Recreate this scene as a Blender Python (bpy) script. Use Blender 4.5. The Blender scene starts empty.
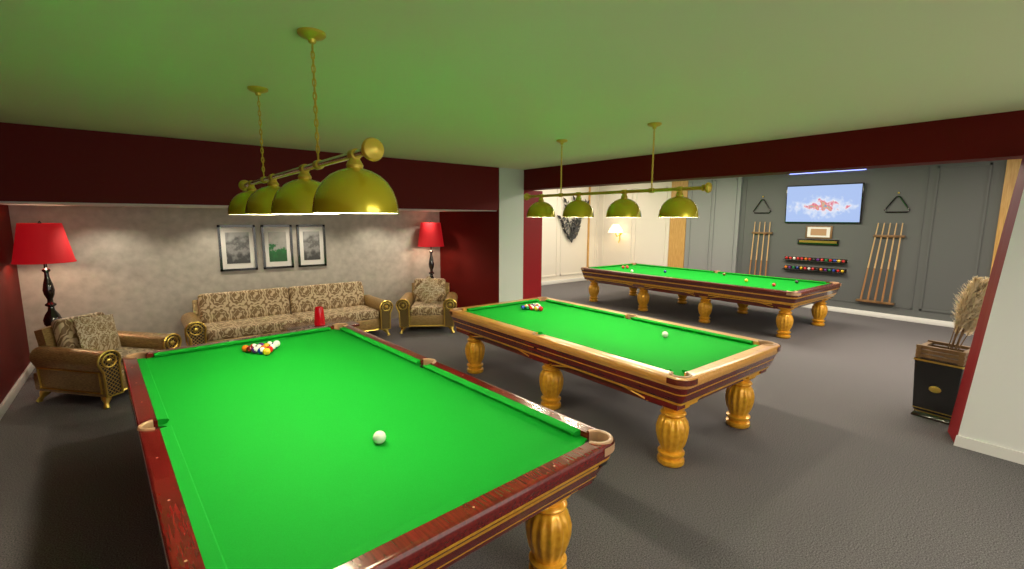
import bpy, bmesh, math, random
from mathutils import Vector, Matrix
random.seed(7)
S=bpy.context.scene
try:
    S.view_settings.view_transform='Standard'
except Exception: pass
PI=math.pi
# ------------------------------------------------------------ materials
def newmat(name):
    m=bpy.data.materials.new(name);m.use_nodes=True
    return m,m.node_tree,m.node_tree.nodes['Principled BSDF']
def c4(c): return (c[0],c[1],c[2],1)
def mat(name,col,rough=.5,metal=0,emit=None,es=0,col2=None,nscale=20,bump=0,coat=0,stretch=None,contrast=(.35,.65),detail=4,bscale=None,spec=None):
    m,t,b=newmat(name)
    b.inputs['Base Color'].default_value=c4(col);b.inputs['Roughness'].default_value=rough;b.inputs['Metallic'].default_value=metal
    b.inputs['Coat Weight'].default_value=coat
    if spec is not None: b.inputs['Specular IOR Level'].default_value=spec
    if emit: b.inputs['Emission Color'].default_value=c4(emit);b.inputs['Emission Strength'].default_value=es
    if col2 or bump:
        tc=t.nodes.new('ShaderNodeTexCoord');mp=t.nodes.new('ShaderNodeMapping');t.links.new(tc.outputs['Object'],mp.inputs[0])
        if stretch: mp.inputs['Scale'].default_value=stretch
        n=t.nodes.new('ShaderNodeTexNoise');n.inputs['Scale'].default_value=nscale;n.inputs['Detail'].default_value=detail
        t.links.new(mp.outputs[0],n.inputs['Vector'])
        if col2:
            r=t.nodes.new('ShaderNodeValToRGB');r.color_ramp.elements[0].position=contrast[0];r.color_ramp.elements[1].position=contrast[1]
            r.color_ramp.elements[0].color=c4(col);r.color_ramp.elements[1].color=c4(col2)
            t.links.new(n.outputs[0],r.inputs[0]);t.links.new(r.outputs[0],b.inputs['Base Color'])
        if bump:
            n2=n
            if bscale:
                n2=t.nodes.new('ShaderNodeTexNoise');n2.inputs['Scale'].default_value=bscale;t.links.new(mp.outputs[0],n2.inputs['Vector'])
            bp=t.nodes.new('ShaderNodeBump');bp.inputs['Strength'].default_value=bump;bp.inputs['Distance'].default_value=.01
            t.links.new(n2.outputs[0],bp.inputs['Height']);t.links.new(bp.outputs[0],b.inputs['Normal'])
    return m
class NB:
    def __init__(s,t): s.t=t
    def m(s,op,a,b=None,c=None):
        n=s.t.nodes.new('ShaderNodeMath');n.operation=op
        for i,v in enumerate((a,b,c)):
            if v is None: continue
            if isinstance(v,(int,float)): n.inputs[i].default_value=v
            else: s.t.links.new(v,n.inputs[i])
        return n.outputs[0]
    def coords(s,kind='Object'):
        tc=s.t.nodes.new('ShaderNodeTexCoord');sp=s.t.nodes.new('ShaderNodeSeparateXYZ');s.t.links.new(tc.outputs[kind],sp.inputs[0]);s.tc=tc.outputs[kind]
        return sp.outputs
    def noise(s,scale,detail=3):
        n=s.t.nodes.new('ShaderNodeTexNoise');n.inputs['Scale'].default_value=scale;n.inputs['Detail'].default_value=detail;s.t.links.new(s.tc,n.inputs['Vector']);return n.outputs[0]
    def ramp(s,f,stops,interp='LINEAR'):
        r=s.t.nodes.new('ShaderNodeValToRGB');r.color_ramp.interpolation=interp;e=r.color_ramp.elements
        while len(e)<len(stops): e.new(.5)
        for el,(p,c) in zip(e,stops): el.position=p;el.color=c4(c)
        s.t.links.new(f,r.inputs[0]);return r.outputs[0]
def damask(name,bg,fg,pitch=.2):
    # staggered leafy medallions: dark scalloped rosettes on a pale ground
    m,t,b=newmat(name);N=NB(t);x,y,z=N.coords()
    nz=N.m('MULTIPLY',N.m('SUBTRACT',N.noise(5/pitch,4),.5),.35)
    v0=N.m('ADD',z,N.m('MULTIPLY',y,1.0))
    u=N.m('ADD',N.m('MULTIPLY',x,PI/pitch),nz); v=N.m('ADD',N.m('MULTIPLY',v0,PI/(pitch*1.25)),nz)
    f=N.m('ABSOLUTE',N.m('MULTIPLY',N.m('COSINE',u),N.m('COSINE',v)))
    petal=N.m('MULTIPLY',N.m('MULTIPLY',N.m('SINE',N.m('MULTIPLY',x,6*PI/pitch)),N.m('SINE',N.m('MULTIPLY',v0,5*PI/pitch))),.13)
    f=N.m('ADD',f,petal)
    col=N.ramp(f,[(0,fg),(.03,fg),(.05,bg),(.32,bg),(.36,fg),(.56,fg),(.59,bg),(.66,bg),(.69,fg),(.90,fg),(.93,bg)])
    t.links.new(col,b.inputs['Base Color']);b.inputs['Roughness'].default_value=.5;b.inputs['Sheen Weight'].default_value=.1
    return m
def lattice(name,bg,fg,k=60):
    m,t,b=newmat(name);N=NB(t);x,y,z=N.coords()
    a=N.m('SINE',N.m('MULTIPLY',N.m('ADD',N.m('ADD',x,y),z),k));c=N.m('SINE',N.m('MULTIPLY',N.m('SUBTRACT',N.m('ADD',x,y),z),k))
    f=N.m('MAXIMUM',N.m('ABSOLUTE',a),N.m('ABSOLUTE',c))
    g=N.m('GREATER_THAN',f,.93)
    col=N.ramp(g,[(0,bg),(1,fg)]);t.links.new(col,b.inputs['Base Color']);t.links.new(g,b.inputs['Metallic']);b.inputs['Roughness'].default_value=.35
    return m
M={}
M['carpet']=mat('carpet_grey',(.034,.031,.035),.95,col2=(.205,.190,.204),nscale=120,bump=.2,contrast=(.33,.68),detail=7)
M['ceil']=mat('ceiling_green_bounce',(.83,.90,.57),.85)  # whitish ceiling, with green bounce light from the tables put into its colour
M['ceilw']=mat('ceiling_white',(.75,.74,.70),.8)
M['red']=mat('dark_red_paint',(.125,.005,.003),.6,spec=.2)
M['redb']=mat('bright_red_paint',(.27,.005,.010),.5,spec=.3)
M['greywp']=mat('silver_wallpaper',(.38,.355,.315),.6,col2=(.54,.51,.455),nscale=9,bump=.15,contrast=(.25,.75),detail=9)
M['white']=mat('white_paint',(.72,.73,.72),.6)
M['whitep']=mat('pillar_white',(.62,.68,.60),.6)
M['cream']=mat('cream_panel',(.78,.73,.65),.55)
M['grey']=mat('grey_panel_paint',(.105,.112,.112),.5)
M['greyl']=mat('light_grey_panel',(.26,.27,.275),.45)
M['base']=mat('baseboard_white',(.75,.74,.72),.4)
M['cloth']=mat('green_cloth',(.004,.275,.020),.8,col2=(.005,.31,.025),nscale=300,bump=.05,spec=.1)
M['redwood']=mat('mahogany_varnish',(.10,.005,.005),.18,col2=(.19,.011,.009),nscale=6,stretch=(12,1,12),coat=.6)
M['brownwood']=mat('brown_varnish',(.085,.010,.006),.2,col2=(.15,.025,.013),nscale=6,stretch=(12,1,12),coat=.6)
M['lightwood']=mat('honey_wood',(.60,.27,.05),.28,col2=(.74,.39,.10),nscale=5,stretch=(14,1,14),coat=.4)
M['gold']=mat('gold_leaf_paint',(.72,.33,.02),.30,.3,col2=(.86,.45,.035),nscale=30,coat=.3)
M['brass']=mat('brass',(.72,.52,.12),.28,.9)
M['brassd']=mat('dull_gold',(.66,.50,.06),.3,.4)
M['silver']=mat('brushed_silver',(.74,.72,.62),.25,.85)
M['tan']=mat('pocket_leather_tan',(.46,.27,.15),.4)
M['black']=mat('black_leather',(.012,.012,.013),.5)
M['blackg']=mat('black_gloss',(.008,.007,.007),.15,coat=.7)
M['shade']=mat('olive_brass_enamel',(.66,.55,.02),.22,.45,coat=.5)
M['shadein']=mat('shade_inner_white',(.90,.87,.72),.5)
M['bulb']=mat('bulb_glow',(1,1,1),.5,emit=(1,.93,.72),es=25)
M['damask']=damask('damask_fabric',(.60,.47,.29),(.21,.125,.048),.25)
M['damask2']=damask('damask_light_fabric',(.62,.52,.36),(.28,.18,.08),.12)
M['goldfab']=mat('bronze_fabric',(.22,.13,.045),.34,.3,col2=(.46,.31,.12),nscale=25,stretch=(1,1,7),bump=.2,detail=6)
M['lattice']=lattice('gold_lattice_black',(.014,.011,.008),(.60,.42,.12),70)
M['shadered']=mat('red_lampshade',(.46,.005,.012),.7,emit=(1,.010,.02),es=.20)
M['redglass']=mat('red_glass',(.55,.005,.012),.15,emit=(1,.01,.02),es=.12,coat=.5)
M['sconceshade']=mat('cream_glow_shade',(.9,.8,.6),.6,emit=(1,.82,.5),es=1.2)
M['led']=mat('blue_led',(.3,.3,1),.5,emit=(.28,.35,1),es=3)
M['pampas']=mat('pampas_plume',(.88,.72,.48),.9,col2=(.96,.85,.66),nscale=30)
M['cue']=mat('cue_maple',(.62,.40,.19),.3)
M['cuedk']=mat('cue_butt',(.38,.19,.08),.25)
M['mat_white']=mat('picture_mat',(.78,.77,.74),.6)
M['wooddk']=mat('slat_wood',(.13,.065,.025),.45,col2=(.24,.13,.05),nscale=10,stretch=(1,1,.2))
M['oak']=mat('amber_wood',(.50,.27,.07),.4,col2=(.62,.37,.12),nscale=5,stretch=(10,10,1))
# ------------------------------------------------------------ mesh helpers
COL=S.collection
def obj(name,me,parent=None,loc=(0,0,0),rot=(0,0,0)):
    o=bpy.data.objects.new(name,me);COL.objects.link(o);o.location=loc;o.rotation_euler=rot
    if parent: o.parent=parent
    return o
def empty(name,loc=(0,0,0),rz=0):
    o=bpy.data.objects.new(name,None);COL.objects.link(o);o.location=loc;o.rotation_euler=(0,0,rz);o.empty_display_size=.1;return o
def fin(me,mats,smooth=True,ang=35):
    for m in (mats if isinstance(mats,(list,tuple)) else [mats]): me.materials.append(M[m] if isinstance(m,str) else m)
    if smooth:
        for p in me.polygons: p.use_smooth=True
        try: me.set_sharp_from_angle(angle=math.radians(ang))
        except Exception: pass
    me.update();return me
def box(name,a,b,m,parent=None,bev=0,segs=2,loc=(0,0,0),rot=(0,0,0)):
    bm=bmesh.new();bmesh.ops.create_cube(bm,size=1)
    for v in bm.verts: v.co=Vector([(a[i]+b[i])/2+v.co[i]*(b[i]-a[i]) for i in range(3)])
    if bev: bmesh.ops.bevel(bm,geom=bm.edges[:],offset=bev,segments=segs,profile=.5,affect='EDGES',clamp_overlap=True)
    me=bpy.data.meshes.new(name);bm.to_mesh(me);bm.free();fin(me,m,bool(bev));return obj(name,me,parent,loc,rot)
class MB:
    def __init__(s): s.v=[];s.f=[];s.mi=[]
    def add(s,vs,fs,mi=0,T=None):
        o=len(s.v);s.v+=[tuple(T@Vector(v)) if T else tuple(v) for v in vs];s.f+=[tuple(i+o for i in f) for f in fs];s.mi+=[mi]*len(fs)
    def box(s,a,b,mi=0,T=None):
        vs=[(x,y,z) for x in (a[0],b[0]) for y in (a[1],b[1]) for z in (a[2],b[2])]
        s.add(vs,[(0,1,3,2),(4,6,7,5),(0,4,5,1),(2,3,7,6),(0,2,6,4),(1,5,7,3)],mi,T)
    def lathe(s,prof,seg=24,mi=0,T=None,flute=None,cap=True,a0=0,a1=2*PI):
        full=abs(a1-a0-2*PI)<1e-6;n=seg if full else seg+1
        vs=[]
        for k,(r,z) in enumerate(prof):
            for i in range(n):
                a=a0+(a1-a0)*i/seg;rr=r
                if flute: rr=r*(1+flute(z)*math.cos(a*flute_n))
                vs.append((rr*math.cos(a),rr*math.sin(a),z))
        fs=[]
        for k in range(len(prof)-1):
            for i in range(seg):
                j=(i+1)%n;fs.append((k*n+i,k*n+j,(k+1)*n+j,(k+1)*n+i))
        if cap and full:
            if prof[0][0]>1e-5: fs.append(tuple(range(n-1,-1,-1)))
            if prof[-1][0]>1e-5: fs.append(tuple((len(prof)-1)*n+i for i in range(n)))
        s.add(vs,fs,mi,T)
    def sphere(s,c,r,mi=0,seg=16,rings=10,sc=(1,1,1)):
        prof=[(r*math.sin(PI*k/rings),-r*math.cos(PI*k/rings)) for k in range(rings+1)];prof[0]=(1e-4*r,-r);prof[-1]=(1e-4*r,r)
        s.lathe(prof,seg,mi,Matrix.Translation(c)@Matrix.Diagonal((*sc,1)),cap=True)
    def tube(s,pts,r,mi=0,seg=8,close=False):
        pts=[Vector(p) for p in pts];n=len(pts);vs=[];fs=[]
        rr=r if isinstance(r,(list,tuple)) else [r]*n
        pn=None
        for i,p in enumerate(pts):
            if close: d=pts[(i+1)%n]-pts[i-1]
            else: d=pts[min(i+1,n-1)]-pts[max(i-1,0)]
            d.normalize()
            if pn is None:
                ref=Vector((0,0,1)) if abs(d.z)<.9 else Vector((1,0,0));u=d.cross(ref).normalized()
            else: u=(pn-d*pn.dot(d)).normalized()
            pn=u;w=d.cross(u)
            for k in range(seg):
                a=2*PI*k/seg;vs.append(p+u*rr[i]*math.cos(a)+w*rr[i]*math.sin(a))
        for i in range(n if close else n-1):
            i2=(i+1)%n
            for k in range(seg):
                k2=(k+1)%seg;fs.append((i*seg+k,i*seg+k2,i2*seg+k2,i2*seg+k))
        if not close: fs.append(tuple(range(seg-1,-1,-1)));fs.append(tuple((n-1)*seg+k for k in range(seg)))
        s.add(vs,fs,mi)
    def out(s,name,mats,parent=None,loc=(0,0,0),rot=(0,0,0),smooth=True,ang=35):
        me=bpy.data.meshes.new(name);me.from_pydata(s.v,[],s.f);me.polygons.foreach_set('material_index',s.mi)
        bm=bmesh.new();bm.from_mesh(me);bmesh.ops.recalc_face_normals(bm,faces=bm.faces[:]);bm.to_mesh(me);bm.free()
        fin(me,mats,smooth,ang);return obj(name,me,parent,loc,rot)
flute_n=16
def rrect(hx,hy,r,n=6):
    r=max(r,.004);out=[]
    for cx,cy,a in ((hx-r,hy-r,0),(-hx+r,hy-r,PI/2),(-hx+r,-hy+r,PI),(hx-r,-hy+r,1.5*PI)):
        for i in range(n+1):
            t=a+PI/2*i/n;out.append((cx+r*math.cos(t),cy+r*math.sin(t)))
    return out
def loft(name,W,L,cr,levels,mats,parent=None,n=6):
    b=MB();rings=[]
    vs=[]
    for ins,z,_ in levels: vs+=[(x,y,z) for x,y in rrect(W/2-ins,L/2-ins,cr-ins,n)]
    k=4*(n+1)
    for l in range(len(levels)-1):
        b2=[]
        for i in range(k): b2.append((l*k+i,l*k+(i+1)%k,(l+1)*k+(i+1)%k,(l+1)*k+i))
        if l==0: b.add(vs,b2,levels[l][2])
        else: b.f+=b2;b.mi+=[levels[l][2]]*len(b2)
    b.f.append(tuple(range(k-1,-1,-1)));b.mi.append(levels[0][2])
    b.f.append(tuple((len(levels)-1)*k+i for i in range(k)));b.mi.append(levels[-1][2])
    return b.out(name,mats,parent)
def cut(o,cutters):
    for c in cutters:
        md=o.modifiers.new('b','BOOLEAN');md.operation='DIFFERENCE';md.solver='EXACT';md.object=c
    bpy.context.view_layer.update()
    dg=bpy.context.evaluated_depsgraph_get();me=bpy.data.meshes.new_from_object(o.evaluated_get(dg));o.modifiers.clear();o.data=me
    for p in me.polygons: p.use_smooth=True
    try: me.set_sharp_from_angle(angle=math.radians(35))
    except Exception: pass
# ------------------------------------------------------------ room
FX=-1.25;PY=8.8;BX=6.06;BY=7.155;TX=12.25;EY=10.5;HC=3.0;HR=3.3;YB=-3.5
box('floor',(FX-.1,YB,-.1),(TX+.1,EY+.1,0),'carpet')
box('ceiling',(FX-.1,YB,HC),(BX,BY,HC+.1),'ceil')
box('ceiling_games_room',(BX+.3,YB,HR),(TX+.1,EY+.1,HR+.1),'ceilw')
box('trim_1',(BX,YB,2.6125),(BX+.3,7.6,HR+.1),'red')            # red beam
box('trim_2',(FX-.1,BY,2.2),(5.45,PY+.1,HC+.1),'red')            # red soffit above the alcove
box('ceiling_alcove',(FX,BY+.06,2.185),(5.45,PY,2.2),'ceilw')
box('wall_back',(FX-.1,PY,0),(5.6,PY+.1,2.2),'greywp')
box('wall_left',(FX-.1,YB,0),(FX,PY,HC),'red')
b=MB();b.add([(5.45,BY,0),(5.6,BY,0),(5.6,PY,0),(5.10,PY,0),(5.45,BY,2.2),(5.6,BY,2.2),(5.6,PY,2.2),(5.10,PY,2.2)],[(3,2,1,0),(4,5,6,7),(0,1,5,4),(1,2,6,5),(2,3,7,6),(3,0,4,7)])
b.out('wall_alcove_return','red',smooth=False)
box('wall_pillar',(5.452,BY-.01,0),(BX,7.6,HC+.1),'whitep')
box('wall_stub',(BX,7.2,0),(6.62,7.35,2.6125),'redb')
box('wall_partition',(5.7,7.6,0),(5.8,EY,HR),'white')
box('wall_end',(5.7,EY,0),(TX+.1,EY+.1,HR),'cream')
box('wall_right',(TX,YB,0),(TX+.1,EY,HR),'grey')
def molding(b,axis,c,lo,hi,z0,z1,w=.035,t=.02,mi=0):
    def seg(u0,u1,w0,w1):
        if axis=='x': b.box((c-t,u0,w0),(c,u1,w1),mi)
        else: b.box((u0,c-t,w0),(u1,c,w1),mi)
    seg(lo,hi,z0,z0+w);seg(lo,hi,z1-w,z1);seg(lo,lo+w,z0,z1);seg(hi-w,hi,z0,z1)
box('door_1',(TX-.03,7.78,.0),(TX,EY,HR),'cream')
box('door_2',(TX-.05,7.25,0),(TX,7.76,HR),'oak')
box('door_3',(TX-.06,5.75,.1),(TX,7.23,HR),'greyl')
b=MB();molding(b,'x',TX-.06,5.85,6.45,.25,3.1);molding(b,'x',TX-.06,6.52,7.13,.25,3.1);b.out('trim_3','greyl',smooth=False)
b=MB()
molding(b,'x',TX,1.25,2.0,.25,3.1);molding(b,'x',TX,-.2,.7,.25,3.1)
molding(b,'x',TX,2.12,5.65,.25,3.1,.02,.012)
b.out('trim_4','grey',smooth=False)
box('door_4',(TX-.06,.80,0),(TX,1.07,HR),'oak')
b=MB();molding(b,'x',TX-.03,7.9,9.0,.25,3.0);molding(b,'x',TX-.03,9.12,10.3,.25,3.0)
molding(b,'y',EY,6.7,8.6,.25,3.0);molding(b,'y',EY,8.8,10.3,.25,3.0);molding(b,'y',EY,10.45,12.1,.25,3.0);b.out('trim_5','cream',smooth=False)
box('trim_6',(11.75-.05,EY-.05,0),(11.75,EY-.0,HR),'oak')
box('baseboard_right',(TX-.09,YB,0),(TX,EY,.1),'base',bev=.01)
box('baseboard_end',(6.6,EY-.03,0),(TX,EY,.12),'base',bev=.01)
box('baseboard_left',(FX,YB,0),(FX+.03,PY,.11),'base',bev=.01)
b=MB();z1=2.62
b.add([(5.72,.56,0),(6.05,.66,0),(6.05,-3.5,0),(5.72,-3.5,0),(5.72,.36,z1),(6.05,.44,z1),(6.05,-3.5,z1),(5.72,-3.5,z1)],
 [(3,2,1,0),(4,5,6,7),(1,2,6,5),(2,3,7,6),(3,0,4,7)],0)
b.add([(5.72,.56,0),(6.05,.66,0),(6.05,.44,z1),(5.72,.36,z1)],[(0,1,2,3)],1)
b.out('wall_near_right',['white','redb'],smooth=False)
b=MB();b.add([(5.70,.57,0),(5.72,.57,0),(5.72,-3.4,0),(5.70,-3.4,0),(5.70,.56,.1),(5.72,.56,.1),(5.72,-3.4,.1),(5.70,-3.4,.1)],[(3,2,1,0),(4,5,6,7),(0,1,5,4),(1,2,6,5),(2,3,7,6),(3,0,4,7)])
b.out('baseboard_near_right','base',smooth=False)
box('led_light_strip',(TX-.04,3.15,3.12),(TX-.0,4.64,3.16),'led')
# ------------------------------------------------------------ billiard tables
def leg_mesh(parent,x,y,name,ztop,mi='gold',s=1.0):
    global flute_n
    flute_n=14
    b=MB();H=ztop
    P=[(.085,0),(.098,.012),(.10,.03),(.098,.05),(.078,.058),(.082,.075),(.098,.095),(.098,.11),(.075,.12),(.078,.14),(.100,.20),(.112,.27),(.114,.33),(.105,.38),(.088,.415),(.072,.43),(.088,.437),(.094,.45),(.088,.462),(.070,.47),(.074,.49),(.10,.515),(.115,.53),(.115,.545),(.10,.55)]
    P=[(r*s,z*H/.55) for r,z in P]
    z0,z1=.13*H/.55,.42*H/.55
    b.lathe(P,84,0,None,flute=lambda z:(.055*math.sin(PI*(z-z0)/(z1-z0))**.5 if z0<z<z1 else 0))
    b.box((-.12*s,-.12*s,H-.002),(.12*s,.12*s,H+.05),0)
    return b.out(name,mi,parent,(x,y,0),ang=50)
def billiard_table(loc,rz,W,L,rail,apron,nleg,legm='gold',sp=.26,style=0,rw=.125,pc=.118):
    E=empty('billiard_table')
    cr=.11;ZT=.85
    sx=W/2-(pc-.018)
    holes=[(s1*(W/2-pc),s2*(L/2-pc),.068) for s1 in (1,-1) for s2 in (1,-1)]+[(s1*sx,0,.062) for s1 in (1,-1)]
    cb=MB()
    for x,y,r in holes: cb.lathe([(r,.70),(r,.95)],32,0,Matrix.Translation((x,y,0)))
    cyl=cb.out('cutter','black')
    cb=MB();cb.box((-(W/2-rw),-(L/2-rw),.6),(W/2-rw,L/2-rw,.95));inner=cb.out('cutter2','black')
    cb=MB()
    for x,y,r in holes:
        if abs(y)>.1: cb.lathe([(.095,.70),(.095,.95)],32,0,Matrix.Translation((x-math.copysign(.03,x),y-math.copysign(.03,y),0)))
        else: cb.lathe([(.075,.70),(.075,.95)],32,0,Matrix.Translation((x-math.copysign(.02,x),y,0)))
    jaw=cb.out('cutter3','black')
    fr=loft('rail_frame',W,L,cr,[(.012,.792,0),(0,.800,0),(-.004,.815,0),(0,.838,0),(.006,.847,0),(.014,ZT,0)],[rail],E);cut(fr,[inner,cyl])
    b=MB();prof=[(rw-.002,.80),(rw+.045,.822),(rw+.056,.842),(rw+.05,.848),(rw-.002,.851)]
    vs=[];n=len(prof)
    for ins,z in prof:
        hx,hy=W/2-ins,L/2-ins;vs+=[(hx,hy,z),(-hx,hy,z),(-hx,-hy,z),(hx,-hy,z)]
    fs=[]
    for k in range(n):
        k2=(k+1)%n
        for i in range(4):
            j=(i+1)%4;fs.append((k*4+i,k*4+j,k2*4+j,k2*4+i))
    b.add(vs,fs);cu=b.out('cushion',['cloth'],E);cut(cu,[jaw])
    bed=box('cloth_bed',(-(W/2-rw),-(L/2-rw),.77),((W/2-rw),(L/2-rw),.815),'cloth',E);cut(bed,[cyl])
    if style==1:
        lv=[(.12,.60,1),(.085,.605,1),(.08,.625,0),(.072,.635,0),(.045,.70,1),(.042,.712,0),(.02,.765,2),(.015,.772,2),(.012,.7915,2)]
    elif style==2:
        lv=[(.13,.58,1),(.09,.585,1),(.085,.605,0),(.075,.615,1),(.06,.65,1),(.055,.66,0),(.03,.735,1),(.02,.745,1),(.015,.76,0),(.012,.7915,0)]
    else:
        lv=[(.12,.59,0),(.10,.595,0),(.09,.62,1),(.085,.632,0),(.05,.70,1),(.044,.718,0),(.018,.748,1),(.014,.765,0),(.01,.7915,0)]
    body=loft('apron',W,L,cr,lv,[apron,'gold','lightwood'],E)
    cb=MB();cb.box((-(W/2-rw-.06),-(L/2-rw-.06),.74),(W/2-rw-.06,L/2-rw-.06,.95));well=cb.out('cutter4','black');cut(body,[cyl,well])
    for c in (cyl,inner,jaw,well): bpy.data.objects.remove(c)
    b=MB()
    for x,y,r in holes:
        T=Matrix.Translation((x,y,0));b.lathe([(.001,.712),(r-.006,.714),(r-.003,.74),(r-.003,.81)],28,0,T,cap=False)
        ang=math.atan2(y,x) if abs(y)>.1 else (0 if x>0 else PI)
        if abs(y)>.1: ang=math.atan2(math.copysign(1,y),math.copysign(1,x))
        sp_=2.2 if abs(y)>.1 else 1.5
        b.lathe([(r-.004,.78),(r-.004,.853),(r+.002,.859),(r+.014,.859),(r+.020,.852),(r+.02,.846)],28,1,T,cap=False,a0=ang-sp_,a1=ang+sp_)
    b.out('pockets',['black','tan'],E)
    b=MB()
    for s1 in (1,-1):
        for s2 in (1,-1):
            pts=[]
            for i in range(9):
                a=PI/2*i/8;pts.append((s1*(W/2-cr+(cr+.006)*math.cos(a)),s2*(L/2-cr+(cr+.006)*math.sin(a))))
            pts=[(s1*(W/2+.006),s2*(L/2-cr-.05))]+pts+[(s1*(W/2-cr-.05),s2*(L/2+.006))]
            vs=[(x,y,z) for x,y in pts for z in (.797,.842)];b.add(vs,[(2*i,2*i+2,2*i+3,2*i+1) for i in range(len(pts)-1)])
    b.out('corner_plates',['tan' if style!=1 else 'brownwood'],E)
    b=MB()
    for k in range(1,8):
        if k==4: continue
        for s1 in (1,-1): b.lathe([(.005,.8495),(.005,.8515)],8,0,Matrix.Translation((s1*(W/2-rw/2),-L/2+L*k/8,0)))
    for k in range(1,4):
        for s1 in (1,-1): b.lathe([(.005,.8495),(.005,.8515)],8,0,Matrix.Translation((-W/2+W*k/4,s1*(L/2-rw/2),0)))
    b.out('sights',['tan'],E)
    box('underframe',(-W/2+.2,-L/2+.2,.50),(W/2-.2,L/2-.2,.60),'brownwood',E)
    n=nleg//2;a=sp
    for i in range(n):
        y=-L/2+a+(L-2*a)*i/(n-1)
        for s1 in (1,-1): leg_mesh(E,s1*(W/2-.28),y,'leg_%d'%(2*i+(1 if s1>0 else 2)),.55,legm,1.12)
    b=MB()
    for s1 in (1,-1):
        for i in range(n):
            y=-L/2+a+(L-2*a)*i/(n-1);b.box((s1*(W/2-.20) if s1>0 else -W/2+.085,y-.15,.56),(W/2-.085 if s1>0 else -(W/2-.20),y+.15,.62),0)
    b.out('leg_blocks',[apron],E,smooth=False)
    # arched skirt boards with a gilt edge between the legs
    b=MB()
    def skirt(P,u0,u1):
        K=14;pts=[]
        for i in range(K+1):
            t=i/K;pts.append((u0+(u1-u0)*t,.535+.05*min(1,max(0,math.sin(PI*t)*1.5))))
        vs=[]
        for off in (0,.022):
            vs+=[P(u,z,off) for u,z in pts]+[P(u,.605,off) for u,z in reversed(pts)]
        n2=2*(K+1)
        fs=[]
        for i in range(K):
            fs.append((i,i+1,n2-2-i,n2-1-i));fs.append((n2+i,n2+i+1,2*n2-2-i,2*n2-1-i))
        for i in range(n2): fs.append((i,(i+1)%n2,n2+(i+1)%n2,n2+i))
        b.add(vs,fs,0);b.tube([P(u,z+.004,-.004) for u,z in pts],.007,1,6)
    for s1 in (1,-1):
        for i in range(n-1):
            ya=-L/2+a+(L-2*a)*i/(n-1)+.15;yb=-L/2+a+(L-2*a)*(i+1)/(n-1)-.15
            skirt(lambda u,z,o:(s1*(W/2-.14-o),u,z),ya,yb)
        skirt(lambda u,z,o:(u,s1*(L/2-.16-o),z),-(W/2-.42),W/2-.42)
    b.out('skirt_boards',[apron,'gold'],E)
    E.location=(loc[0],loc[1],0);E.rotation_euler=(0,0,rz)
    return E
T1=billiard_table((.9041,3.3342),.054,1.98,3.788,'redwood','redwood',6,sp=.28,rw=.095,pc=.096)
T2=billiard_table((3.9813,3.503),-.0084,1.738,3.4895,'lightwood','redwood',6,style=1)
T3=billiard_table((9.555,5.399),-.0203,2.13,4.975,'brownwood','brownwood',8,style=2)
# balls
BC={'w':(.85,.84,.78),'y':(.85,.55,.02),'b':(.01,.04,.35),'r':(.6,.01,.01),'p':(.12,.01,.22),'o':(.85,.2,.01),'g':(.0,.2,.05),'m':(.22,.01,.01),'k':(.01,.01,.01),'pk':(.85,.3,.4),'br':(.2,.07,.02)}
for k,c in BC.items(): M['ball_'+k]=mat('ball_'+k,c,.12,coat=.8)
keys=list(BC.keys());bmats=['ball_'+k for k in keys]
def rack(name,cx,cy,dirn,r=.031,z=.815,seq='ybrpogmkyborpgw',spread=0):
    b=MB();i=0
    for row in range(5):
        for k in range(row+1):
            x=cx+(k-row/2)*2*r*1.02+random.uniform(-1,1)*spread;y=cy+dirn*(row-2.67)*r*1.76+random.uniform(-1,1)*spread
            ch=seq[i%len(seq)];mi=keys.index(ch)
            b.sphere((x,y,z+r),r,mi,14,10)
            if i%2:
                b.sphere((x+r*.12,y-r*.15,z+r*1.14),r*.9,keys.index('w'),12,8)
            i+=1
    return b.out(name,bmats)
rack('pool_ball_rack',.83,4.70,1,spread=.004,r=.033)
rack('pool_ball_rack',4.16,4.68,1,spread=.003,r=.032,seq='rybrpogmkrborpw')
def ball(name,x,y,k,r=.033,z=.815):
    b=MB();b.sphere((0,0,0),r,0,24,16);return b.out(name,['ball_'+k],None,(x,y,z+r))
ball('cue_ball',.95,2.33,'w',.036);ball('cue_ball',4.25,2.69,'w')
b=MB();r=.034
for x,y,k in [(8.95,6.62,'w'),(9.55,7.35,'r'),(9.62,7.27,'r'),(9.48,7.28,'r'),(9.7,7.33,'r'),(9.55,7.20,'r'),(9.5,6.1,'b'),(10.1,5.0,'br'),(9.4,4.2,'y'),(10.0,3.5,'k'),(9.2,3.6,'r')]:
    b.sphere((x,y,.815+r),r,keys.index(k),12,8)
b.out('snooker_balls',bmats)
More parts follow.
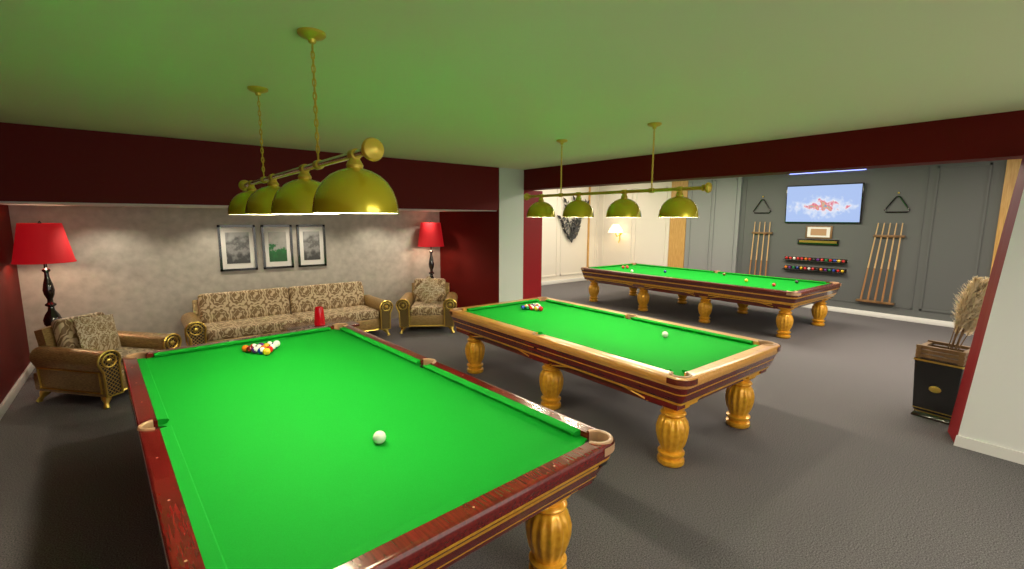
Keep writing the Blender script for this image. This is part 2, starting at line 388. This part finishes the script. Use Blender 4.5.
# ------------------------------------------------------------ table lamps over tables
def billiard_lamp(X,Y0,Y1,shades,roses,zbar,power,barm,rot=0):
    E=empty('billiard_lamp',(X,(Y0+Y1)/2,zbar));yc=(Y0+Y1)/2
    b=MB();b.tube([(0,Y0-yc,0),(0,Y1-yc,0)],.017,0,16)
    for e,sg in ((Y0-yc,-1),(Y1-yc,1)):
        T=Matrix.Translation((0,e,0))@Matrix.Rotation(PI/2*(-sg),4,'X')
        b.lathe([(.018,-.03),(.03,-.025),(.03,-.01),(.018,0),(.03,.01),(.046,.02),(.049,.032),(.043,.046),(.02,.056),(.004,.06)],24,1,T)
    for y in list(shades)+list(roses):
        T=Matrix.Translation((0,y-yc,0))@Matrix.Rotation(PI/2,4,'X');b.lathe([(.018,-.03),(.025,-.026),(.025,.026),(.018,.03)],20,1,T)
    b.out('bar',[barm,'brassd'],E)
    b=MB()
    for y in roses:
        H=HC-zbar;b.lathe([(.012,H-.055),(.018,H-.05),(.022,H-.035),(.06,H-.022),(.07,H-.012),(.07,H)],28,0,Matrix.Translation((0,y-yc,0)))
        n=int((H-.07)/.034);z=.025
        for i in range(n):
            zc=.03+(H-.09)*(i+.5)/n;h=(H-.09)/n*.68;w=.0085;pts=[]
            for k in range(10):
                a=2*PI*k/10;u=w*math.cos(a);v=h*math.sin(a)
                pts.append(((u if i%2 else 0),y-yc+(0 if i%2 else u),zc+v))
            b.tube(pts,.0032,0,6,True)
        b.tube([(0,y-yc,.02),(.004,y-yc+.004,H/2),(0,y-yc,H-.05)],.0022,0,6)
    b.out('chains',['brassd','mat_white'],E)
    R=.19
    for i,y in enumerate(shades):
        b=MB();zb=2.068-zbar
        prof=[(R+.004,0),(R,.004),(R*.985,.03),(R*.95,.065),(R*.87,.105),(R*.75,.14),(R*.58,.17),(R*.38,.19),(R*.2,.20),(.03,.205)]
        T=Matrix.Translation((0,y-yc,zb));b.lathe(prof,48,0,T,cap=False)
        b.lathe([(r-.004,z-.003 if z>.01 else z) for r,z in prof],48,1,T,cap=False)
        b.lathe([(R+.004,0),(R-.004,0)],48,1,T,cap=False)
        b.lathe([(.034,.20),(.038,.215),(.03,.23),(.02,.25),(.02,-zb)],20,2,T)
        b.out('shade_%d'%(i+1),['shade','shadein','brassd'],E)
        b=MB();b.sphere((0,y-yc,zb+.10),.032,0,16,10);b.lathe([(.016,.13),(.016,.2)],12,1,T);b.out('bulb_%d'%(i+1),['bulb','brassd'],E)
        l=bpy.data.lights.new('bulb_light','POINT');l.energy=power;l.color=(1,.91,.70);l.shadow_soft_size=.05
        lo=bpy.data.objects.new('bulb_light_%d'%(i+1),l);COL.objects.link(lo);lo.parent=E;lo.location=(0,y-yc,zb+.045)
    return E
billiard_lamp(.80,1.95,4.80,[2.13,2.93,3.73,4.53],[2.66,4.02],2.33,30,'silver')
billiard_lamp(4.15,2.29,4.80,[2.55,3.21,3.88,4.54],[2.87,4.18],2.34,29,'brassd')
# ------------------------------------------------------------ seating
def seat(name,W,D,n,loc,rz,pillow=True):
    E=empty(name,(loc[0],loc[1],0),rz);aw=.19
    box('seat_base',(-W/2+.03,-D/2+.05,.13),(W/2-.03,D/2,.33),'goldfab',E,.02)
    for s in (-1,1):
        out=[(aw*.15,.13),(aw*.10,.40)]
        for i in range(13):
            a=PI*1.15-PI*1.3*i/12;out.append((aw*.46+.115*math.cos(a),.52+.105*math.sin(a)))
        out+=[(aw,.42),(aw,.13)]
        b=MB();K=len(out)
        def P(u,z,y): return (s*(W/2-u),y,z)
        ys=[-D/2,D/2-.08];vs=[P(u,z,y) for y in ys for u,z in out]
        b.add(vs,[(i,(i+1)%K,K+(i+1)%K,K+i) for i in range(K)]);
        b.f.append(tuple(range(K)));b.mi.append(1);b.f.append(tuple(range(2*K-1,K-1,-1)));b.mi.append(0)
        b.tube([P(u,z,-D/2-.004) for u,z in out],.012,2,8,True)
        b.tube([P(aw*.46+.07*math.cos(2*PI*i/20),.52+.07*math.sin(2*PI*i/20),-D/2-.006) for i in range(20)],.009,2,8,True)
        b.sphere(P(aw*.46,.52,-D/2-.004),.03,2,14,8,(1,.5,1))
        u=-.002
        b.tube([P(u+.02,.17,-D/2+.05),P(u+.02,.17,D/2-.12),P(u+.012,.40,D/2-.12),P(u+.012,.40,-D/2+.05)],.010,2,8,True)
        b.out('arm_%s'%('l' if s<0 else 'r'),['goldfab','lattice','brass'],E,ang=40)
    b=MB();y0=D/2-.26;T=Matrix.Translation((0,y0,.30))@Matrix.Rotation(math.radians(-12),4,'X')
    hw=W/2-aw+.05;pr=[];N=16
    for i in range(N+1):
        x=-hw+2*hw*i/N;pr.append((x,.53+.035*math.cos((x/hw)*PI/2)))
    vs=[];
    for y in (0.10,.22):
        vs+=[(-hw,y,-.15)]+[(x,y,z) for x,z in pr]+[(hw,y,-.15)]
    K=N+3;b.add(vs,[(i,(i+1)%K,K+(i+1)%K,K+i) for i in range(K)]+[tuple(range(K-1,-1,-1)),tuple(range(K,2*K))],0,T)
    b.out('back_frame',['goldfab'],E)
    cw=(2*(W/2-aw)-.02)/n
    for i in range(n):
        x0=-(W/2-aw)+.01+i*cw
        o=box('seat_cushion_%d'%(i+1),(x0+.004,-D/2+.02,.325),(x0+cw-.004,D/2-.24,.475),'damask',E,.04,4)
        o=box('back_cushion_%d'%(i+1),(x0+.004,-.07,.0),(x0+cw-.004,.09,.46),'damask',E,.05,4,(0,D/2-.235,.445),(math.radians(-12),0,0))
    b=MB()
    for sx in (-1,1):
        for sy in (-1,1):
            b.tube([(sx*(W/2-.10),sy*(D/2-.10),.14),(sx*(W/2-.07),sy*(D/2-.07),.09),(sx*(W/2-.055),sy*(D/2-.055),.05),(sx*(W/2-.035),sy*(D/2-.035),.0)],[.05,.045,.022,.03],0,10)
    b.tube([(-W/2+.06,-D/2+.045,.135),(W/2-.06,-D/2+.045,.135)],.014,0,8)
    b.out('feet',['brass'],E)
    if pillow:
        b=MB();n_=12;vs=[];h=.21
        for sgn in (1,-1):
            for i in range(n_+1):
                for j in range(n_+1):
                    u=-1+2*i/n_;v=-1+2*j/n_;q=(1-u*u)*(1-v*v);e=.86+.14*max(abs(u),abs(v))**3
                    vs.append((u*h*e,sgn*-.075*q**.45,v*h*e))
        fs=[]
        for k in (0,1):
            o=k*(n_+1)**2
            for i in range(n_):
                for j in range(n_): a=o+i*(n_+1)+j;fs.append((a,a+1,a+n_+2,a+n_+1))
        b.add(vs,fs,0,None);b.out('pillow',['damask2'],E,(0,D/2-.40,.69),(math.radians(-16),math.radians(45 if pillow==2 else 4),0),ang=80)
    return E
seat('sofa',2.92,.95,2,(1.90,7.99),0,False)
seat('armchair',.92,1.0,1,(-.372,7.06),math.atan2(.64,.77),1)
seat('armchair',1.0,.92,1,(4.16,7.62),-math.atan2(.56,.83),2)
# floor lamps
def floor_lamp(x,y,r0=.30,r1=.205,z0=1.47,z1=1.97):
    E=empty('floor_lamp',(x,y,0));b=MB()
    b.lathe([(.17,0),(.175,.02),(.16,.04),(.10,.06),(.05,.10),(.04,.16),(.03,.2),(.028,.55),(.045,.57),(.03,.60),(.05,.63),(.085,.68),(.09,.74),(.07,.80),(.035,.86),(.03,.9),(.055,.92),(.055,.94),(.03,.96),(.028,1.0),(.05,1.06),(.058,1.12),(.045,1.2),(.026,1.28),(.022,1.34),(.04,1.36),(.04,1.38),(.018,1.40),(.014,z1-.02),(.02,z1+.0),(.004,z1+.03)],32,0)
    b.out('stem',['blackg'],E)
    b=MB();b.lathe([(r0,z0),(r1,z1)],40,0,cap=False);b.lathe([(r0-.004,z0),(r1-.004,z1)],40,0,cap=False)
    b.lathe([(r0-.005,z0),(r0+.004,z0),(r0+.004,z0+.015),(r0-.003,z0+.015)],40,0,cap=False)
    b.out('lampshade',['shadered'],E)
    b=MB()
    for k in range(3):
        a=2*PI*k/3;b.tube([(0,0,z1-.03),((r1-.004)*math.cos(a),(r1-.004)*math.sin(a),z1-.01)],.004,0,6)
    b.sphere((0,0,z0+.2),.035,1,12,8);b.out('bulb',['brassd','bulb'],E)
    l=bpy.data.lights.new('lamp_light','POINT');l.energy=14;l.color=(1,.78,.5);l.shadow_soft_size=.06
    lo=bpy.data.objects.new('lamp_light',l);COL.objects.link(lo);lo.parent=E;lo.location=(0,0,z0+.12)
floor_lamp(-.92,8.22,.29,.20,1.47,1.96);floor_lamp(4.66,8.40,.265,.20,1.48,1.96)
# coffee table with red candle holder
E=empty('coffee_table',(1.95,6.75,0));box('top',(-.45,-.3,.50),(.45,.3,.54),'brownwood',E,.01)
b=MB()
for sx in (-1,1):
    for sy in (-1,1): b.lathe([(.02,0),(.025,.03),(.018,.06),(.03,.3),(.02,.42),(.035,.5)],16,0,Matrix.Translation((sx*.38,sy*.23,0)))
b.out('legs',['gold'],E)
b=MB();b.lathe([(.06,0),(.072,.01),(.075,.03),(.058,.24),(.052,.26),(.048,.26),(.052,.24),(.065,.04),(.001,.03)],32,0);b.out('red_candle_holder',['redglass'],None,(1.92,6.7,.54))
# pictures
def art(name,kind):
    m,t,bb=newmat(name);N=NB(t);x,y,z=N.coords();n=N.noise(9,5)
    f=N.m('ADD',N.m('MULTIPLY',z,1.3),N.m('MULTIPLY',n,.9))
    if kind==1: col=N.ramp(f,[(0.2,(.01,.10,.02)),(.42,(.01,.16,.03)),(.46,(.35,.35,.33)),(.8,(.5,.5,.48))])  # middle print: green table reflected in the glass, coloured into the lower part
    else: col=N.ramp(f,[(.2,(.05,.05,.05)),(.42,(.28,.28,.28)),(.52,(.10,.10,.10)),(.75,(.42,.42,.42))])
    t.links.new(col,bb.inputs['Base Color']);bb.inputs['Roughness'].default_value=.3;return m
for i,(x0,x1) in enumerate([(1.02,1.56),(1.65,2.13),(2.21,2.69)]):
    z0,z1=1.17,1.92;xc=(x0+x1)/2;w=x1-x0;h=z1-z0
    E=empty('picture_frame',(xc,PY,(z0+z1)/2));b=MB()
    for a,bb_ in (((-w/2,-.035,-h/2),(w/2,0,-h/2+.035)),((-w/2,-.035,h/2-.035),(w/2,0,h/2)),((-w/2,-.035,-h/2),(-w/2+.035,0,h/2)),((w/2-.035,-.035,-h/2),(w/2,0,h/2))): b.box(a,bb_)
    b.out('frame',['blackg'],E,smooth=False)
    box('mat_board',(-w/2+.03,-.016,-h/2+.03),(w/2-.03,-.002,h/2-.03),'mat_white',E)
    M['art%d'%i]=art('photo_print_%d'%i,i);box('print',(-w/2+.10,-.02,-h/2+.12),(w/2-.10,-.015,h/2-.12),'art%d'%i,E)
# ------------------------------------------------------------ TV wall things
m,t,bb=newmat('tv_picture');N=NB(t);x,y,z=N.coords()
n=N.noise(9,3);d=N.m('ADD',N.m('ABSOLUTE',N.m('MULTIPLY',N.m('ADD',y,.02),1.15)),N.m('ABSOLUTE',N.m('MULTIPLY',N.m('ADD',z,.06),3.4)))
f=N.m('ADD',d,N.m('MULTIPLY',N.m('SUBTRACT',n,.5),1.8))
col=N.ramp(f,[(0,(.15,.30,.55)),(.12,(.75,.45,.20)),(.24,(.75,.10,.22)),(.36,(.80,.45,.50)),(.46,(.80,.82,.95)),(.66,(.62,.72,.95)),(1,(.40,.54,.90))])
t.links.new(col,bb.inputs['Emission Color']);bb.inputs['Emission Strength'].default_value=.95;bb.inputs['Base Color'].default_value=(.02,.02,.02,1);M['tv']=m
E=empty('television',(TX,3.89,2.42));E.rotation_euler=(0,math.radians(-4),0)
box('casing',(-.09,-.76,-.435),(-.035,.76,.435),'blackg',E,.01);box('screen',(-.093,-.735,-.405),(-.088,.735,.41),'tv',E);box('wall_mount',(-.04,-.15,-.12),(-.01,.15,.12),'black',E)
def cue_rack(y,n,w0,w1,sh=0):
    E=empty('cue_rack',(TX,y,0))
    box('top_clip',(-.07,-w1/2-.06,1.70),(0,w1/2+.06,1.75),'wooddk',E,.006);box('bottom_shelf',(-.10,-w0/2-.08+sh,.30),(0,w0/2+.08+sh,.345),'wooddk',E,.006)
    b=MB()
    for i in range(n):
        u=-.5+i/(n-1);a=Vector((-.055,u*w0+sh,.346));c=Vector((-.05,u*w1,2.0));
        q=a.lerp(c,.42)
        b.tube([a,a.lerp(c,.02),q],[.019,.020,.016],1,8);b.tube([q,c],[.016,.010],0,8)
    b.out('cues',['cue','cuedk'],E)
cue_rack(5.16,4,.40,.36,.03);cue_rack(2.62,5,.50,.40,.11)
def tri(y,zb,w,h):
    b=MB();pts=[]
    A=[(-w/2,0),(w/2,0),(0,h)]
    for k in range(3):
        p=Vector(A[k]);q=Vector(A[(k+1)%3])
        for i in range(1,8): s=p.lerp(q,i/8);pts.append((0,s.x,s.y))
    b.tube(pts,.015,0,8,True);b.sphere((0,0,h+.03),.018,1,10,6);b.out('ball_triangle',['blackg','brassd'],None,(TX-.022,y,zb))
tri(5.21,2.22,.46,.37);tri(2.55,2.22,.46,.36)
E=empty('snooker_scoreboard',(TX,3.92,0));box('board',(-.04,-.42,1.48),(0,.42,1.62),'blackg',E,.006);box('score_plate',(-.045,-.38,1.53),(-.04,.38,1.58),'brass',E)
E=empty('framed_certificate',(TX,3.92,0));box('frame',(-.03,-.27,1.63),(0,.27,1.92),'wooddk',E,.006);box('print',(-.034,-.23,1.66),(-.03,.23,1.89),'mat_white',E)
M['artc']=art('colour_print',0);box('photo',(-.036,-.16,1.70),(-.034,.16,1.85),'tan',E)
for k,z in enumerate((1.09,.87)):
    E=empty('ball_shelf',(TX,3.95,z));box('plank',(-.12,-.64,0),(0,.64,.025),'blackg',E,.004);box('back_board',(-.02,-.64,0),(0,.64,.10),'blackg',E,.004)
    b=MB()
    for i in range(15): b.sphere((-.065,-.58+i*.083,.0255+.031),.031,keys.index('rybrgrpkrorrwrr'[i] if k==0 else 'yrbgpokrwrybgpo'[i]),10,8)
    b.out('balls',bmats,E)
# wall lamp on cream wall
E=empty('wall_lamp',(TX-.03,9.54,1.62));b=MB()
b.lathe([(.001,-.02),(.07,-.02),(.07,.01),(.02,.03)],20,0,Matrix.Rotation(-PI/2,4,'Y')@Matrix.Translation((0,0,0)))
b.tube([(-.02,0,0),(-.1,0,-.10),(-.2,0,-.12),(-.25,0,-.02),(-.25,0,.05)],.018,0,10);b.tube([(-.05,0,-.05),(-.05,0,-.25),(-.09,0,-.33)],.016,0,8);b.out('arm',['brassd'],E)
b=MB();b.lathe([(.25,.0),(.20,.12),(.10,.26),(.095,.27)],32,0,Matrix.Translation((-.25,0,0)),cap=False);b.out('lampshade',['sconceshade'],E)
l=bpy.data.lights.new('wl','POINT');l.energy=5;l.color=(1,.8,.5);l.shadow_soft_size=.05;lo=bpy.data.objects.new('light',l);COL.objects.link(lo);lo.parent=E;lo.location=(-.25,0,.06)
# leafy metal wall ornament on end wall
b=MB();random.seed(3)
base=Vector((10.9,EY-.06,1.30))
def leaf(p,d,s):
    d=d.normalized();u=d.cross(Vector((0,1,0))).normalized()
    vs=[p,p+d*s*.5+u*s*.22+Vector((0,-.02,0)),p+d*s,p+d*s*.5-u*s*.22+Vector((0,-.02,0)),p+d*s*.5+Vector((0,.01,0))]
    b.add(vs,[(0,1,4),(1,2,4),(2,3,4),(3,0,4)])
for k in range(5):
    a=.30*(k-2);pts=[];p=base.copy()
    for i in range(9):
        pts.append(p.copy());dd=Vector((math.sin(a+ random.uniform(-.5,.5)),0,math.cos(a)));p=p+dd*(.16 if k in(1,2,3) else .11)
        if i>0:
            for sg in (-1,1): leaf(pts[-1],dd+Vector((sg*random.uniform(.4,1.6),0,random.uniform(-.4,.5))),random.uniform(.14,.26))
    b.tube(pts,.014,0,6)
M['pewter']=mat('pewter_metal',(.05,.05,.052),.4,.4)
b.out('leafy_wall_ornament',['pewter'])
# ------------------------------------------------------------ planter with pampas
E=empty('pampas_planter',(6.43,.80,0),math.radians(-6))
loft('pot',.40,.40,.02,[(.03,.0,0),(.03,.015,0),(.05,.05,1),(.045,.065,0),(.035,.09,1),(.035,.10,0),(.01,.60,0),(.0,.605,1),(.0,.625,0),(.03,.63,0)],['blackg','brass'],E)
b=MB()
for s in (-1,1):
    for k in range(3):
        b.box((-.19,s*.165-.02,.63+k*.045),(.19,s*.165+.02,.66+k*.045));b.box((s*.165-.02,-.19,.645+k*.045),(s*.165+.02,.19,.675+k*.045))
b.out('slat_crown',['wooddk'],E,smooth=False)
b=MB();b.sphere((-.178,0,.33),.05,0,16,8,(.12,1,.7));b.out('emblem',['brass'],E)
b=MB();random.seed(11)
for k in range(9):
    a=random.uniform(0,2*PI);tilt=random.uniform(.05,.24);H=random.uniform(.50,.80)
    top=Vector((math.cos(a)*tilt*.6+.02,-.18+math.sin(a)*tilt*.6,.68+H));p0=Vector((random.uniform(-.05,.05),random.uniform(-.08,.02),.60))
    mid=p0.lerp(top,.45)+Vector((0,0,.04));b.tube([p0,mid,top],[.005,.004,.002],1,6)
    ax=(top-mid).normalized()
    for j in range(620):
        t_=random.uniform(-.10,1.10);p=mid+(top-mid)*t_;rad=.085*math.sin(max(0,min(1,(t_+.10)/1.20))*PI*.9+.12)
        th=random.uniform(0,2*PI);d=(Vector((math.cos(th),math.sin(th),0))*1.0+ax*random.uniform(.6,1.4)).normalized();L_=rad*random.uniform(.8,1.7)+.01
        w=d.cross(ax).normalized()*.0055;e=p+d*L_+Vector((0,-.01,-.018*random.random()));b.add([p-w,p+w,e+w*.4,e-w*.4],[(0,1,2,3)])
b.out('pampas_grass',['pampas','wooddk'],E,smooth=False)
E=empty('wall_socket',(FX,6.9,.62));box('plate',(0,-.09,-.06),(.012,.09,.06),'blackg',E,.003)
# ------------------------------------------------------------ lights
def area(name,loc,sx,sy,e,col=(1,1,1),rot=(0,0,0)):
    l=bpy.data.lights.new(name,'AREA');l.shape='RECTANGLE';l.size=sx;l.size_y=sy;l.energy=e;l.color=col
    o=bpy.data.objects.new(name,l);COL.objects.link(o);o.location=loc;o.rotation_euler=rot;return o
area('ceiling_light_games_room',(9.3,5.4,HR-.02),1.6,4.5,270,(1,.88,.70))
area('ceiling_light_games_room_near',(8.6,.9,HR-.02),1.8,2.5,190,(1,.88,.70))
area('ceiling_light_far',(9.5,9.3,HR-.02),4,1.0,75,(1,.88,.70))
area('added_fill_entry',(2.5,-1.6,HC-.02),2.5,1.5,100,(1,.91,.76))  # added soft fill behind the camera, not a known fixture
def spot(loc,e,ang=110,col=(1,.9,.75),tgt=None,blend=.6):
    l=bpy.data.lights.new('downlight','SPOT');l.energy=e;l.spot_size=math.radians(ang);l.spot_blend=blend;l.color=col;l.shadow_soft_size=.04
    o=bpy.data.objects.new('downlight',l);COL.objects.link(o);o.location=loc
    if tgt: o.rotation_euler=(Vector(tgt)-Vector(loc)).to_track_quat('-Z','Y').to_euler()
for x in (-.3,1.0,2.3,3.6,4.5): spot((x,8.2,2.17),38,130,(1,.88,.68),(x,8.3,0))
w=bpy.data.worlds.new('world');S.world=w;w.use_nodes=True;w.node_tree.nodes['Background'].inputs[0].default_value=(1,.94,.83,1);w.node_tree.nodes['Background'].inputs[1].default_value=1.75
# ------------------------------------------------------------ camera
f,pi_,ya,ro,h=463.703,.1412,.6796,.0053,2.0472
fw=Vector((math.sin(ya)*math.cos(pi_),math.cos(ya)*math.cos(pi_),-math.sin(pi_)));rt=Vector((math.cos(ya),-math.sin(ya),0));up=rt.cross(fw)
r2=rt*math.cos(ro)+up*math.sin(ro);u2=-rt*math.sin(ro)+up*math.cos(ro)
cd=bpy.data.cameras.new('camera');cd.sensor_width=36;cd.lens=f/1024*36;cd.clip_start=.05
co=bpy.data.objects.new('camera',cd);COL.objects.link(co)
mw=Matrix((( r2.x,u2.x,-fw.x,0),(r2.y,u2.y,-fw.y,0),(r2.z,u2.z,-fw.z,h),(0,0,0,1)));co.matrix_world=mw
S.camera=co
